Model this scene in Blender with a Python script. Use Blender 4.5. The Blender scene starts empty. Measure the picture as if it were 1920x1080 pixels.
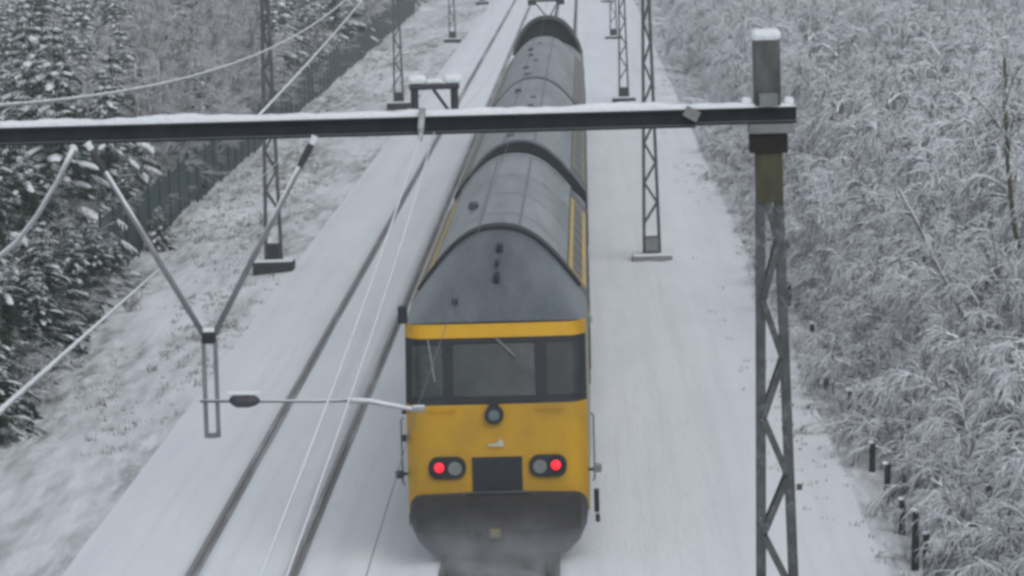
import bpy, math, random
import numpy as np
from mathutils import Vector, Matrix
random.seed(7)
scene = bpy.context.scene
col = scene.collection
R = math.radians

# ------------------------------------------------------------------ camera
F, H = 7000.0, 10.2            # focal length in photo pixels, lens height above the rail tops
Yc = np.array([130., 760., -F]); Yc /= np.linalg.norm(Yc)
Xc = np.array([1, .026, (130 + 760*.026)/F]); Xc -= Xc.dot(Yc)*Yc; Xc /= np.linalg.norm(Xc)
Zc = np.cross(Xc, Yc)
M3 = np.array([Xc, Yc, Zc])
cam = bpy.data.cameras.new('camera'); camo = bpy.data.objects.new('camera', cam); col.objects.link(camo)
cam.sensor_width = 36; cam.lens = F/1920*36; cam.clip_end = 6000; cam.clip_start = .5
m4 = Matrix([[*M3[0], 0], [*M3[1], 0], [*M3[2], H], [0, 0, 0, 1]])
camo.matrix_world = m4
scene.camera = camo

# ------------------------------------------------------------------ materials
def new_mat(name):
    m = bpy.data.materials.new(name); m.use_nodes = True
    nt = m.node_tree; return m, nt, nt.nodes['Principled BSDF']
def N(nt, t, **kw):
    n = nt.nodes.new(t)
    for k, v in kw.items():
        if k in n.inputs: n.inputs[k].default_value = v
        else: setattr(n, k, v)
    return n
def noise(nt, scale, detail=4, rough=.6, coord='Object', sc=None):
    tc = N(nt, 'ShaderNodeTexCoord'); no = N(nt, 'ShaderNodeTexNoise', Scale=scale, Detail=detail, Roughness=rough)
    if sc:
        mp = N(nt, 'ShaderNodeMapping'); mp.inputs['Scale'].default_value = sc
        nt.links.new(tc.outputs[coord], mp.inputs[0]); nt.links.new(mp.outputs[0], no.inputs['Vector'])
    else: nt.links.new(tc.outputs[coord], no.inputs['Vector'])
    return no.outputs['Fac']
def ramp(nt, fac, a, b, ca=(0,0,0), cb=(1,1,1)):
    r = N(nt, 'ShaderNodeValToRGB'); r.color_ramp.elements[0].position = a; r.color_ramp.elements[1].position = b
    r.color_ramp.elements[0].color = (*ca, 1); r.color_ramp.elements[1].color = (*cb, 1)
    nt.links.new(fac, r.inputs[0]); return r.outputs[0]
def mix(nt, fac, a, b):
    x = N(nt, 'ShaderNodeMix', data_type='RGBA')
    if isinstance(fac, float): x.inputs[0].default_value = fac
    else: nt.links.new(fac, x.inputs[0])
    for i, v in ((6, a), (7, b)):
        if isinstance(v, tuple): x.inputs[i].default_value = (*v, 1)
        else: nt.links.new(v, x.inputs[i])
    return x.outputs[2]
def math_(nt, op, a, b):
    x = N(nt, 'ShaderNodeMath', operation=op)
    for i, v in enumerate((a, b)):
        if isinstance(v, (int, float)): x.inputs[i].default_value = v
        else: nt.links.new(v, x.inputs[i])
    return x.outputs[0]
def bump(nt, p, h, s, d=.05):
    b = N(nt, 'ShaderNodeBump', Strength=s, Distance=d); nt.links.new(h, b.inputs['Height']); nt.links.new(b.outputs[0], p.inputs['Normal'])
SNOW = (.79, .83, .85)
def plain(name, c, rough=.6, var=.25, scale=3., spec=.3, sc=None, metal=0.):
    m, nt, p = new_mat(name)
    n1 = noise(nt, scale, 5, .65, sc=sc)
    nt.links.new(ramp(nt, n1, .3, .7, tuple(x*(1-var) for x in c), tuple(min(1, x*(1+var)) for x in c)), p.inputs['Base Color'])
    p.inputs['Roughness'].default_value = rough; p.inputs['Specular IOR Level'].default_value = spec
    p.inputs['Metallic'].default_value = metal
    bump(nt, p, noise(nt, scale*6, 3), .15, .01)
    return m
def snowy(name, c, lo=.15, hi=.5, amp=.5, nscale=2., c2=None, dust=None, rough=.8, sc=None):
    """base colour c/c2 with snow lying on the faces that look up"""
    m, nt, p = new_mat(name)
    base = ramp(nt, noise(nt, nscale*1.7, 3), .35, .65, c, c2 or tuple(x*1.5 for x in c))
    g = N(nt, 'ShaderNodeNewGeometry'); s = N(nt, 'ShaderNodeSeparateXYZ'); nt.links.new(g.outputs['Normal'], s.inputs[0])
    nn = noise(nt, nscale, 4, .6, sc=sc)
    v = math_(nt, 'ADD', s.outputs[2], math_(nt, 'MULTIPLY', math_(nt, 'SUBTRACT', nn, .5), amp*2))
    f = ramp(nt, v, lo, hi)
    if dust: f = math_(nt, 'MAXIMUM', f, ramp(nt, noise(nt, dust[0], 5, .7), dust[1], dust[2], (0,0,0), (dust[3],)*3))
    nt.links.new(mix(nt, f, base, SNOW), p.inputs['Base Color'])
    p.inputs['Roughness'].default_value = rough; p.inputs['Specular IOR Level'].default_value = .2
    return m

M = {}
M['twig'] = snowy('snowy_twig', (.19, .19, .196), -.75, .15, .6, .45)
M['twig_pale'] = snowy('snowy_pale_twig', (.34, .345, .355), -.95, -.1, .6, .4)
M['twig_brown'] = snowy('brown_twig', (.165, .15, .145), .30, .75, .45, .4)
M['stem'] = snowy('frosted_bark', (.16, .16, .165), -.1, .4, .6, 1.)
M['trunk'] = snowy('bark', (.035, .033, .03), .5, .9, .4, 2.)
M['moss'] = plain('mossy_bark', (.085, .078, .035), .9, .4, 5)
M['needle'] = snowy('snowy_needles', (.007, .026, .012), .60, .92, 1.3, .5, (.014, .045, .022))
M['needle_dark'] = snowy('dark_needles', (.007, .024, .010), .62, .92, 1.2, .5, (.020, .038, .018))
M['steel'] = snowy('galvanised_steel', (.065, .070, .073), .75, .95, .3, 4., (.105, .11, .113), dust=(14., .55, .85, .3))
M['beam'] = snowy('painted_beam', (.014, .018, .021), .85, .97, .05, 3., (.024, .029, .033))
M['pipe'] = snowy('galvanised_pipe', (.16, .165, .18), .35, .75, .3, 3., (.22, .225, .24))
M['moss_steel'] = plain('mossy_steel', (.060, .061, .036), .85, .5, 4, sc=(1, 1, .4))
M['head'] = plain('weathered_post_head', (.095, .10, .092), .9, .45, 5, sc=(1, 1, .35))
M['hood'] = plain('olive_hood', (.07, .075, .068), .7, .3, 2)
M['rust'] = plain('rust_collar', (.014, .012, .011), .8, .4, 8)
M['wire'] = snowy('snow_coated_wire', (.24, .25, .26), -.1, .7, .6, 3.)
M['copper'] = plain('dull_copper_wire', (.13, .135, .14), .6, .2, 3)
M['insulator'] = plain('insulator', (.04, .04, .048), .45, .2, 6, .5)
M['concrete'] = plain('concrete', (.22, .22, .22), .9, .25, 4)
M['concrete_dark'] = plain('dark_concrete', (.035, .037, .04), .9, .25, 4)
def snow_mat(name, weeds=None, streak=True, wc=(.12, .115, .09), sc=(1, .35, 1)):
    m, nt, p = new_mat(name)
    a = noise(nt, .6, 5, .6, sc=(1, .18, 1)); b = noise(nt, 5., 5, .65, sc=(1, .2, 1))
    c = ramp(nt, a, .3, .7, (.73, .765, .79), (.815, .845, .86))
    c = mix(nt, ramp(nt, b, .58, .78, (0,0,0), (.35,)*3), c, (.60, .61, .62))
    if streak: c = mix(nt, ramp(nt, noise(nt, 2.6, 5, .7, sc=(1, .012, 1)), .50, .72, (0,0,0), (.45,)*3), c, (.60, .615, .64))
    if weeds:
        w = math_(nt, 'MULTIPLY', ramp(nt, noise(nt, weeds[0], 4, .6, sc=sc), weeds[1], weeds[2]), ramp(nt, noise(nt, weeds[3], 6, .7, sc=(1, .16, 1)), .36, .66))
        c = mix(nt, w, c, wc)
    nt.links.new(c, p.inputs['Base Color']); p.inputs['Roughness'].default_value = .75; p.inputs['Specular IOR Level'].default_value = .25
    bump(nt, p, math_(nt, 'ADD', noise(nt, 3., 5, .6, sc=(1, .2, 1)), noise(nt, 22., 3, sc=(1, .3, 1))), .5, .05)
    return m
M['snow'] = snow_mat('fresh_snow')
M['snow_weeds'] = snow_mat('snow_over_weeds', (.34, .36, .58, 2.6), wc=(.13, .142, .115), sc=(1, .13, 1))
M['snow_litter'] = snow_mat('snow_over_leaf_litter', (.35, .25, .5, 3.), wc=(.10, .098, .095))
M['snow_cap'] = snow_mat('settled_snow', streak=False)

M['yellow'] = plain('yellow_paint', (.60, .335, .018), .5, .10, 1.3, .4, sc=(1, .3, .6))
def grimy(name, c, grime, a, b, k, scale=1.6, sc=(1, 1, 1), rough=.5, speck=0.):
    m, nt, p = new_mat(name)
    f = ramp(nt, noise(nt, scale, 6, .7, sc=sc), a, b, (0,)*3, (k,)*3)
    c1 = mix(nt, f, c, grime)
    if speck:
        c1 = mix(nt, ramp(nt, noise(nt, 16., 3, .7, sc=(1, .5, 1)), .55, .75, (0,)*3, (speck,)*3), c1, (.7, .72, .74))
    nt.links.new(c1, p.inputs['Base Color']); p.inputs['Roughness'].default_value = rough; p.inputs['Specular IOR Level'].default_value = .4
    return m
M['dirty'] = grimy('churned_ballast', (.06, .06, .063), (.40, .41, .42), .38, .72, .8, 1.6, (1, .6, 1), .95, .2)
M['ballast'] = grimy('snowy_ballast', (.22, .22, .222), (.70, .71, .73), .34, .60, .9, 1.1, (1, .12, 1), .95)
M['rail'] = grimy('rail_steel', (.22, .22, .222), (.68, .69, .71), .5, .72, .9, 1.2, (1, .06, 1), .6)
M['yellow'] = grimy('grimy_yellow_paint', (.52, .285, .005), (.30, .19, .03), .40, .75, .75, 1.4, (1, 1, .8))
M['yellow_clean'] = plain('yellow_stripe_paint', (.58, .32, .008), .5, .08, 2)
M['yellow_band'] = grimy('yellow_band_paint', (.55, .37, .035), (.25, .22, .14), .4, .7, .6, 1.0)
M['roof_cab'] = grimy('blue_grey_roof_paint', (.085, .102, .115), (.25, .27, .285), .40, .80, .6, .9, (1.6, .22, .5), .42, .12)
M['roof'] = grimy('snow_dusted_roof', (.155, .178, .186), (.44, .46, .47), .35, .75, .65, .8, (1.8, .16, .5), .5, .2)
M['cab_flank'] = grimy('grimy_flank', (.30, .25, .13), (.30, .31, .31), .35, .7, .8, 1.5)
M['band_dull'] = grimy('weathered_band', (.20, .17, .07), (.12, .13, .12), .35, .7, .8, 1.0)
M['wall_dark'] = grimy('dark_blue_wall', (.045, .055, .066), (.16, .165, .17), .4, .75, .5, 1.2)
M['seam_and_shade'] = plain('dark_gutter_and_shade', (.018, .021, .024), .6, .2, 5)
M['surround'] = grimy('window_surround', (.012, .017, .021), (.035, .042, .047), .4, .75, .6, 1.5, (1, 1, 1), .7)
M['skirt'] = grimy('dark_skirt', (.030, .034, .039), (.095, .10, .108), .40, .75, .6, 1.6, (1, 1, .7), .6, .10)
M['black'] = plain('black_fittings', (.018, .02, .024), .5, .2, 5)
M['gear'] = plain('running_gear', (.04, .038, .036), .8, .3, 5)
m, nt, p = new_mat('cab_glass'); p.inputs['Base Color'].default_value = (.035, .046, .045, 1); p.inputs['Roughness'].default_value = .18
nt.links.new(ramp(nt, noise(nt, 2.2, 5, .65), .35, .75, (.014, .021, .021), (.042, .053, .050)), p.inputs['Base Color'])
nt.links.new(ramp(nt, noise(nt, 3., 5, .65), .3, .8, (.12,)*3, (.5,)*3), p.inputs['Roughness']); M['glass'] = m
M['glass_dark'] = grimy('dark_cab_glass', (.013, .018, .019), (.035, .042, .043), .4, .75, .8, 2.2, (1, 1, 1), .4)
m, nt, p = new_mat('side_glass'); p.inputs['Base Color'].default_value = (.03, .025, .022, 1); p.inputs['Roughness'].default_value = .4; M['pane'] = m
m, nt, p = new_mat('red_lamp'); p.inputs['Base Color'].default_value = (.6, .02, .03, 1); p.inputs['Emission Color'].default_value = (1., .012, .03, 1); p.inputs['Emission Strength'].default_value = 1.1; M['red'] = m
M['lens'] = plain('unlit_lens', (.17, .185, .175), .25, .2, 8, .5)
M['lens_blue'] = plain('top_lens', (.10, .15, .16), .2, .2, 8, .5)
M['white_paint'] = plain('pale_mark', (.46, .44, .36), .6, .1, 5)
M['ochre'] = plain('ochre_coupler', (.17, .15, .07), .6, .3, 8)
M['fence'] = grimy('green_fence_paint', (.008, .036, .033), (.024, .056, .052), .4, .7, .6, 2.)
M['post'] = plain('dark_wood_post', (.028, .027, .024), .9, .3, 5)
M['grass'] = snowy('frosted_grass', (.10, .10, .062), .3, .8, .8, 1.2, (.15, .13, .08))

# ------------------------------------------------------------------ mesh helpers
class MB:
    def __init__(s): s.v = []; s.f = []; s.mi = []; s.k = 0
    def add(s, vs, fs):
        o = len(s.v); s.v += [tuple(v) for v in vs]; s.f += [tuple(i+o for i in f) for f in fs]; s.mi += [s.k]*len(fs); return s
    def box(s, c, d, rot=None):
        x, y, z = d[0]/2, d[1]/2, d[2]/2
        vs = [Vector((a*x, b*y, e*z)) for a in (-1,1) for b in (-1,1) for e in (-1,1)]
        if rot: vs = [rot @ v for v in vs]
        return s.add([v+Vector(c) for v in vs], [(0,1,3,2),(4,6,7,5),(0,4,5,1),(2,3,7,6),(0,2,6,4),(1,5,7,3)])
    def bar(s, p0, p1, w, t, side=(0,1,0)):
        p0, p1 = Vector(p0), Vector(p1); d = (p1-p0); L = d.length; d.normalize()
        u = Vector(side); u = (u-u.dot(d)*d).normalized(); v = d.cross(u)
        rot = Matrix((v, u, d)).transposed()
        return s.box((p0+p1)/2, (w, t, L), rot)
    def tube(s, pts, r, n=8, cap=True):
        pts = [Vector(p) for p in pts]; rs = r if isinstance(r, (list, tuple)) else [r]*len(pts)
        vs = []; fs = []
        for i, p in enumerate(pts):
            d = (pts[min(i+1, len(pts)-1)]-pts[max(i-1, 0)]).normalized()
            up = Vector((0,0,1)) if abs(d.z) < .9 else Vector((0,1,0))
            u = (up-up.dot(d)*d).normalized(); w = d.cross(u)
            for k in range(n):
                a = 2*math.pi*k/n; vs.append(p+rs[i]*(math.cos(a)*u+math.sin(a)*w))
        for i in range(len(pts)-1):
            for k in range(n):
                a, b = i*n+k, i*n+(k+1) % n
                fs.append((a, a+n, b+n, b))
        if cap: fs += [tuple(range(n)), tuple(range((len(pts)-1)*n, len(pts)*n))[::-1]]
        return s.add(vs, fs)
    def prism(s, poly, y0, y1):
        """poly of (x, z), extruded along y"""
        n = len(poly); vs = [(x, y0, z) for x, z in poly]+[(x, y1, z) for x, z in poly]
        return s.add(vs, [tuple(range(n)), tuple(range(n, 2*n))[::-1]]+[(i, i+n, (i+1) % n+n, (i+1) % n) for i in range(n)])
    def grid(s, rows):
        n = len(rows[0]); vs = [p for r in rows for p in r]
        return s.add(vs, [(i*n+j, i*n+j+1, (i+1)*n+j+1, (i+1)*n+j) for i in range(len(rows)-1) for j in range(n-1)])
    def build(s, name, mats, parent=None, loc=None, smooth=False, bevel=0, fixn=True):
        me = bpy.data.meshes.new(name); me.from_pydata(s.v, [], s.f); me.update()
        if fixn:
            import bmesh
            bm = bmesh.new(); bm.from_mesh(me); bmesh.ops.recalc_face_normals(bm, faces=bm.faces); bm.to_mesh(me); bm.free()
        for mm in (mats if isinstance(mats, list) else [mats]): me.materials.append(M[mm])
        if isinstance(mats, list): me.polygons.foreach_set('material_index', s.mi)
        if smooth: me.polygons.foreach_set('use_smooth', [True]*len(me.polygons))
        o = bpy.data.objects.new(name, me); col.objects.link(o)
        if parent: o.parent = parent
        if loc: o.location = loc
        if bevel:
            b = o.modifiers.new('bevel', 'BEVEL'); b.width = bevel; b.segments = 2; b.limit_method = 'ANGLE'
        return o
def tag(o, label=None, cat=None, group=None, kind=None):
    for k, v in (('label', label), ('category', cat), ('group', group), ('kind', kind)):
        if v: o[k] = v
    return o
def thing(name, loc, label, cat, group=None, rz=0):
    o = bpy.data.objects.new(name, None); col.objects.link(o); o.location = loc; o.rotation_euler.z = rz
    return tag(o, label, cat, group)

# ------------------------------------------------------------------ ground
LT, TT = -5.43, -1.5            # centre lines of the left track and of the train's track
RAILS = [LT-.77, LT+.77, TT-.77, TT+.77]
def wob(x, y, s):
    return (math.sin(x*1.3*s+y*.31*s)+math.sin(x*.7*s-y*.53*s+1.7)+math.sin(y*.23*s+x*2.1*s+.6))/3
def base_h(x, y):
    def sm(a, b, t):
        t = max(0, min(1, (t-a)/(b-a))); return t*t*(3-2*t)
    h = -.055
    h += -.16*sm(2.3, 3.4, x) - .35*sm(4.2, 6.5, x)
    h += -.12*sm(-7.4, -8.3, x) - .25*sm(-8.3, -12, x)
    h += .05*sm(-7.0, -7.6, x)*sm(-8.5, -7.9, x)
    h += (.014*math.sin(x*9.1)+.012*math.sin(x*5.3+y*.02)+.008*wob(x*3, y*.25, 1.3))*sm(-8.1, -7.8, x)*sm(2.6, 2.2, x)
    amp = .014+.10*sm(-8.1, -9.5, x)+.05*sm(3.2, 5, x)
    return h + amp*wob(x, y, 1.) + amp*.6*wob(x, y, 2.7)
xs = set([-900, -400, -200, -100, -60, -40, -30, -24, -20, 8, 10, 13, 16, 20, 26, 34, 45, 60, 100, 200, 400, 900])
x = -17.
while x <= 7: xs.add(round(x, 3)); x += .35
groove = {}
for k, r in enumerate(RAILS):
    for d, hh in ((-.30, None), (-.145, None), (-.085, -.15), (.085, -.15), (.145, None), (.30, None)):
        v = round(r+d, 3); xs.add(v)
        if hh: groove[v] = hh
for r in RAILS:                         # keep the grooves clean
    xs = {v for v in xs if not (abs(v-r) < .30 and round(v-r, 3) not in (-.3, -.145, -.085, .085, .145, .3))}
xs = sorted(xs)
ys = list(np.arange(-30, 44, 6.)) + list(np.arange(44, 140, 1.0)) + list(np.arange(140, 345, 2.5)) + [360, 400, 480, 600, 800, 1200, 2000, 3000]
g = MB(); rows = []
for y in ys:
    rows.append([(x, y, groove[x] if x in groove else base_h(x, y)) for x in xs])
n = len(xs)
g.v = [p for r in rows for p in r]
for i in range(len(ys)-1):
    for j in range(n-1):
        xm = (xs[j]+xs[j+1])/2; ym = ys[i]
        g.f.append((i*n+j, i*n+j+1, (i+1)*n+j+1, (i+1)*n+j))
        k = 0
        if xm < -8.15: k = 1
        elif xm > 4.3: k = 2
        elif abs(xm-TT) < .95 and 51 < ym < 62: k = 4
        elif any(abs(xm-r) < .10 for r in RAILS): k = 3
        g.mi.append(k)
gr = g.build('ground', ['snow', 'snow_weeds', 'snow_litter', 'ballast', 'dirty'], smooth=True, fixn=False)
tag(gr, 'snow covered ground with the two track beds', None, None, 'structure')

for cx, lab in ((LT, 'empty snow covered track on the left'), (TT, 'track under the train')):
    tr = bpy.data.objects.new('railway_track', None); col.objects.link(tr); tr.location = (cx, 0, 0)
    tag(tr, lab, None, None, 'structure')
    for sx in (-.77, .77):
        prof = [(-.075, -.148), (.075, -.148), (.075, -.13), (.018, -.11), (.018, -.045), (.036, -.03), (.036, 0), (-.036, 0), (-.036, -.03), (-.018, -.045), (-.018, -.11), (-.075, -.13)]
        MB().prism([(a+sx, b) for a, b in prof], -20, 900).build('rail', 'rail' if cx == LT else 'gear', tr)

# ------------------------------------------------------------------ the train
P = [(1.39, .45), (1.42, 1.2), (1.42, 2.4), (1.43, 3.3), (1.42, 3.53), (1.29, 3.72), (1.10, 3.97), (.85, 4.27), (.58, 4.51), (.30, 4.65), (0, 4.69)]
def refine(prof):
    ext = prof[5:]+[(-prof[-2][0], prof[-2][1])]; out = list(prof[:7])
    for i in range(1, len(ext)-2):
        p0, p1, p2, p3 = (np.array(ext[k]) for k in (i-1, i, i+1, i+2))
        for t in (.25, .5, .75, 1.):
            q = .5*(2*p1+(p2-p0)*t+(2*p0-5*p1+4*p2-p3)*t*t+(3*p1-p0-3*p2+p3)*t**3); out.append((float(q[0]), float(q[1])))
    out[-1] = (0, prof[-1][1]); return out
P = refine(P)
def ring(prof, y, i0, i1, dz=0, k=1.):
    """half profile mirrored into a full strip from left to right"""
    hp = prof[i0:i1+1]
    left = [(-a*k, y, b+dz) for a, b in hp]; right = [(a*k, y, b+dz) for a, b in hp]
    return left, right
def strip_rows(prof_y, i0, i1, full):
    rl, rr = [], []
    for prof, y in prof_y:
        yy = (lambda a, b: y) if not callable(y) else y
        l = [(-a, yy(a, b), b) for a, b in prof[i0:i1+1]]; r = [(a, yy(a, b), b) for a, b in prof[i0:i1+1]]
        if full: rl.append(l+r[::-1][1:])
        else: rl.append(l); rr.append(r)
    return rl, rr
def bogies(t, ys_):
    for yb in ys_:
        b = MB(); b.box((-.95, yb, .55), (.14, 3.2, .28)); b.box((.95, yb, .55), (.14, 3.2, .28)); b.box((0, yb, .6), (1.9, .5, .3))
        bo = b.build('bogie', 'gear', t)
        for dy in (-1.25, 1.25):
            w = MB()
            for sx in (-.77, .77): w.tube([(sx-.065, yb+dy, .47), (sx+.065, yb+dy, .47)], .46, 24)
            w.tube([(-.7, yb+dy, .47), (.7, yb+dy, .47)], .08, 8)
            w.build('wheelset', 'gear', bo)
def side_windows(t, y0, y1, n, band_mat='yellow_band'):
    for s in (-1, 1):
        def slope(u, off):      # u 0..1 from the lower to the upper edge of the slope
            a = Vector((s*1.385, 0, 3.585)); b = Vector((s*1.12, 0, 3.945)); p = a+(b-a)*u
            nrm = Vector((s*.36, 0, .265)).normalized(); return p+nrm*off
        mb = MB()
        rows = []
        for off in (.0, .03):
            rows.append([slope(0, off), slope(1, off)])
        vs = [Vector((p.x, y, p.z)) for y in (y0, y1) for p in (slope(0, -.02), slope(1, -.02), slope(1, .025), slope(0, .025))]
        mb.add(vs, [(0,1,2,3), (4,7,6,5), (0,4,5,1), (1,5,6,2), (2,6,7,3), (3,7,4,0)])
        band = mb.build('window_band', band_mat, t)
        L = (y1-y0-.5)/n
        for i in range(n):
            a, b = y0+.25+i*L+.06, y0+.25+(i+1)*L-.06
            vs = [Vector((p.x, y, p.z)) for y in (a, b) for p in (slope(.24, .02), slope(.80, .02), slope(.80, .032), slope(.24, .032))]
            MB().add(vs, [(0,1,2,3), (4,7,6,5), (0,4,5,1), (1,5,6,2), (2,6,7,3), (3,7,4,0)]).build('window', 'pane', band)
        # lower deck windows
        lb = MB().box((s*1.425, (y0+y1)/2, 2.55), (.03, y1-y0, 1.1)).build('lower_band', 'wall_dark', t)
        for i in range(n):
            a, b = y0+.25+i*L+.12, y0+.25+(i+1)*L-.12
            MB().box((s*1.444, (a+b)/2, 2.55), (.02, b-a, .7)).build('window', 'pane', lb)
def roof_gear(t, y0, y1, seed, ribs=True):
    rnd = random.Random(seed)
    if ribs:
        for xx, zz in ((-.34, 4.645), (.34, 4.645)):
            MB().box((xx, (y0+y1)/2, zz), (.035, y1-y0-.3, .03)).build('roof_rib', 'roof_cab', t)
        y = y0+2.2
        while y < y1-.5:
            rows = [[(a*s_, y+dy, b+.008) for a, b, s_ in [(q[0], q[1], -1) for q in P[6:]]+[(q[0], q[1], 1) for q in P[6:-1][::-1]]] for dy in (0, .05)]
            MB().grid(rows).build('roof_seam', 'wall_dark', t); y += 4.1
def end_face(t, prof, y, name='end_wall', mat='seam_and_shade', i0=0):
    pts = [(-a, y, b) for a, b in prof[i0:]]+[(a, y, b) for a, b in prof[i0:-1][::-1]]
    return MB().add(pts, [tuple(range(len(pts)))]).build(name, mat, t)
LOW = [(1.39, .45), (1.42, 1.2), (1.42, 2.4), (1.42, 3.1), (1.40, 3.3), (1.28, 3.46), (1.10, 3.62), (.85, 3.76), (.58, 3.86), (.30, 3.92), (0, 3.94)]
LOW = refine(LOW)
def car_shell(t, y0, y1, low0, low1, mat_roof='roof', wall='yellow_band'):
    """deck body with, at either end, a lower entrance section"""
    a, b = y0+low0, y1-low1
    rl, rr = strip_rows([(P, a), (P, b)], 0, 4, False)
    for q in (rl, rr): MB().grid(q).build('side_wall', wall, t)
    rl, rr = strip_rows([(P, a), (P, b)], 3, 6, False)
    for q in (rl, rr): MB().grid([[(p[0]*1.004, p[1], p[2]) for p in w_] for w_ in q]).build('upper_wall', 'wall_dark', t)
    ny = max(2, int((b-a)/2))
    rl, _ = strip_rows([(P, a+(b-a)*i/ny) for i in range(ny+1)], 6, 22, True)
    MB().grid(rl).build('roof', mat_roof, t, smooth=True)
    end_face(t, P, a+.01); end_face(t, P, b-.01)
    for q0, q1 in ((y0, a), (b, y1)):
        if q1-q0 > .05:
            rl, rr = strip_rows([(LOW, q0), (LOW, q1)], 0, 4, False)
            for q in (rl, rr): MB().grid(q).build('entrance_wall', wall, t)
            rl, _ = strip_rows([(LOW, q0), (LOW, q1)], 4, 22, True)
            MB().grid(rl).build('entrance_roof', 'roof', t)
            end_face(t, LOW, q0 if q0 == y0 else q1, 'end_wall')
def arch_band(t, y, w, off, name='roof_gutter', mat='seam_and_shade', i0=5, k=1.0):
    prof = P[i0:]
    def pt(a, b, s_, o, yy): 
        d = Vector((a, 0, b-3.2)).normalized(); return (s_*(a+d.x*o), yy, b+d.z*o)
    seq = [(a, b, -1) for a, b in prof]+[(a, b, 1) for a, b in prof[:-1][::-1]]
    rows = [[pt(a, b, s_, o, yy) for a, b, s_ in seq] for o, yy in ((-.03, y), (off, y), (off, y+w), (-.03, y+w))]
    return MB().grid(rows).build(name, mat, t)

# ---- cab car
FY = 56.0
cab = thing('cab_car', (TT, FY, 0), 'double-deck cab car with yellow front, three windscreens and red tail lamps at the train rear', 'train car', 'cars of the departing train')
def S(x, z, off=0.):
    """front surface of the cab: plan curve with rounded corners, leaning back above the nose"""
    zz = [.0, 1.04, 2.38, 3.36, 3.60]; yy = [.03, 0, .05, .40, .47]
    y0 = np.interp(z, zz, yy)
    ax = abs(x); y = y0+.05*(ax/1.38)**2+.30*max(0., (ax-1.12)/.26)**2.2
    return (x, y-off, z)
def patch(x0, x1, z0, z1, off=0., nx=24, nz=4, rim=0.):
    rows = [[S(x0+(x1-x0)*j/nx, z0+(z1-z0)*i/nz, off) for j in range(nx+1)] for i in range(nz+1)]
    m = MB().grid(rows)
    if rim:   # give the patch its thickness
        per = rows[0]+[r[-1] for r in rows[1:]]+rows[-1][::-1][1:]+[r[0] for r in rows[::-1][1:-1]]
        back = [(x, y+rim, z) for x, y, z in per]; k = len(per)
        m.add(per+back, [(i, (i+1) % k, (i+1) % k+k, i+k) for i in range(k)])
    return m
patch(-1.38, 1.38, .68, 2.38, 0).build('nose', 'yellow', cab, smooth=True)
patch(-1.38, 1.38, 2.38, 3.36, 0).build('window_surround', 'surround', cab, smooth=True)
patch(-1.385, 1.385, 3.36, 3.565, .012, rim=.05).build('yellow_stripe', 'yellow_clean', cab, smooth=True)
for x0, x1, z0, z1 in ((-1.27, -.80, 2.50, 3.26), (-.64, .60, 2.50, 3.27), (.78, 1.27, 2.50, 3.26)):
    patch(x0, x1, z0, z1, .012, 12, 6, .03).build('windscreen', 'glass_dark' if x0 > 0 else 'glass', cab, smooth=False)
for x0, x1, z0, z1 in ((-.72, .68, 3.29, 3.33), (-.72, .68, 2.42, 2.46)):
    patch(x0, x1, z0, z1, .02, 8, 1, .03).build('windscreen_trim', 'black', cab)
# body behind the front
PF = [(1.38, .45), (1.38, 1.2), (1.38, 2.4), (1.38, 3.3), (1.36, 3.53), (1.27, 3.575), (1.10, 3.583), (.85, 3.587), (.58, 3.59), (.30, 3.592), (0, 3.593)]
PF = refine(PF)
def blend(t):
    e = t**.85
    return [(a+(c-a)*e, b+(d-b)*(e if i > 4 else t)) for i, ((a, b), (c, d)) in enumerate(zip(PF, P))]
AY = 4.0                                       # where the cab roof meets the deck roof
secs = [(PF, lambda a, b: S(min(a, 1.38), b)[1])]+[(blend(t), .49+.35*0+(AY-.49)*t) for t in (.12, .28, .45, .62, .8, 1.)]
rl, rr = strip_rows(secs, 0, 4, False)
for q in (rl, rr): MB().grid(q).build('cab_side', 'cab_flank', cab)
rl, _ = strip_rows(secs, 4, 22, True)
MB().grid(rl).build('cab_roof', 'roof_cab', cab, smooth=True)
arch_band(cab, AY-.05, .62, .045)
car_shell(cab, AY, 22.4, 0., 1.9, 'roof', 'cab_flank')
side_windows(cab, AY+.9, 18.4, 7)
roof_gear(cab, AY+.6, 20.4, 1)
arch_band(cab, 20.1, .4, .03, 'roof_lip', 'roof', 6)
for xx, yy, zz, sx, sy, sz in ((.05, 3.15, 4.47, .10, .45, .10), (.02, 1.95, 4.12, .09, .5, .12), (-.62, 1.2, 3.84, .08, .25, .09)):
    MB().box((xx, yy, zz), (sx, sy, sz)).build('roof_vent', 'black', cab, bevel=.015)
MB().box((.02, 2.5, 4.30), (.05, .5, .05)).build('roof_vent', 'black', cab)
for xx, yy in ((-.55, 9.5), (.12, 13.), (-.1, 16.5)):
    MB().box((xx, yy, 4.60), (.16, .5, .12)).build('roof_vent', 'wall_dark', cab, bevel=.02)
for sx in (-1, 1):
    MB().tube([S(sx*1.02, 2.30, .01), S(sx*1.02, 2.30, .05), S(sx*.62, 2.30, .05), S(sx*.62, 2.30, .01)], .012, 6).build('grab_rail', 'yellow', cab)
    MB().tube([(sx*.42, -.06, .62), (sx*.44, -.16, .50), (sx*.40, -.20, .36), (sx*.30, -.18, .30)], .028, 8).build('hose', 'black', cab, smooth=True)
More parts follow.
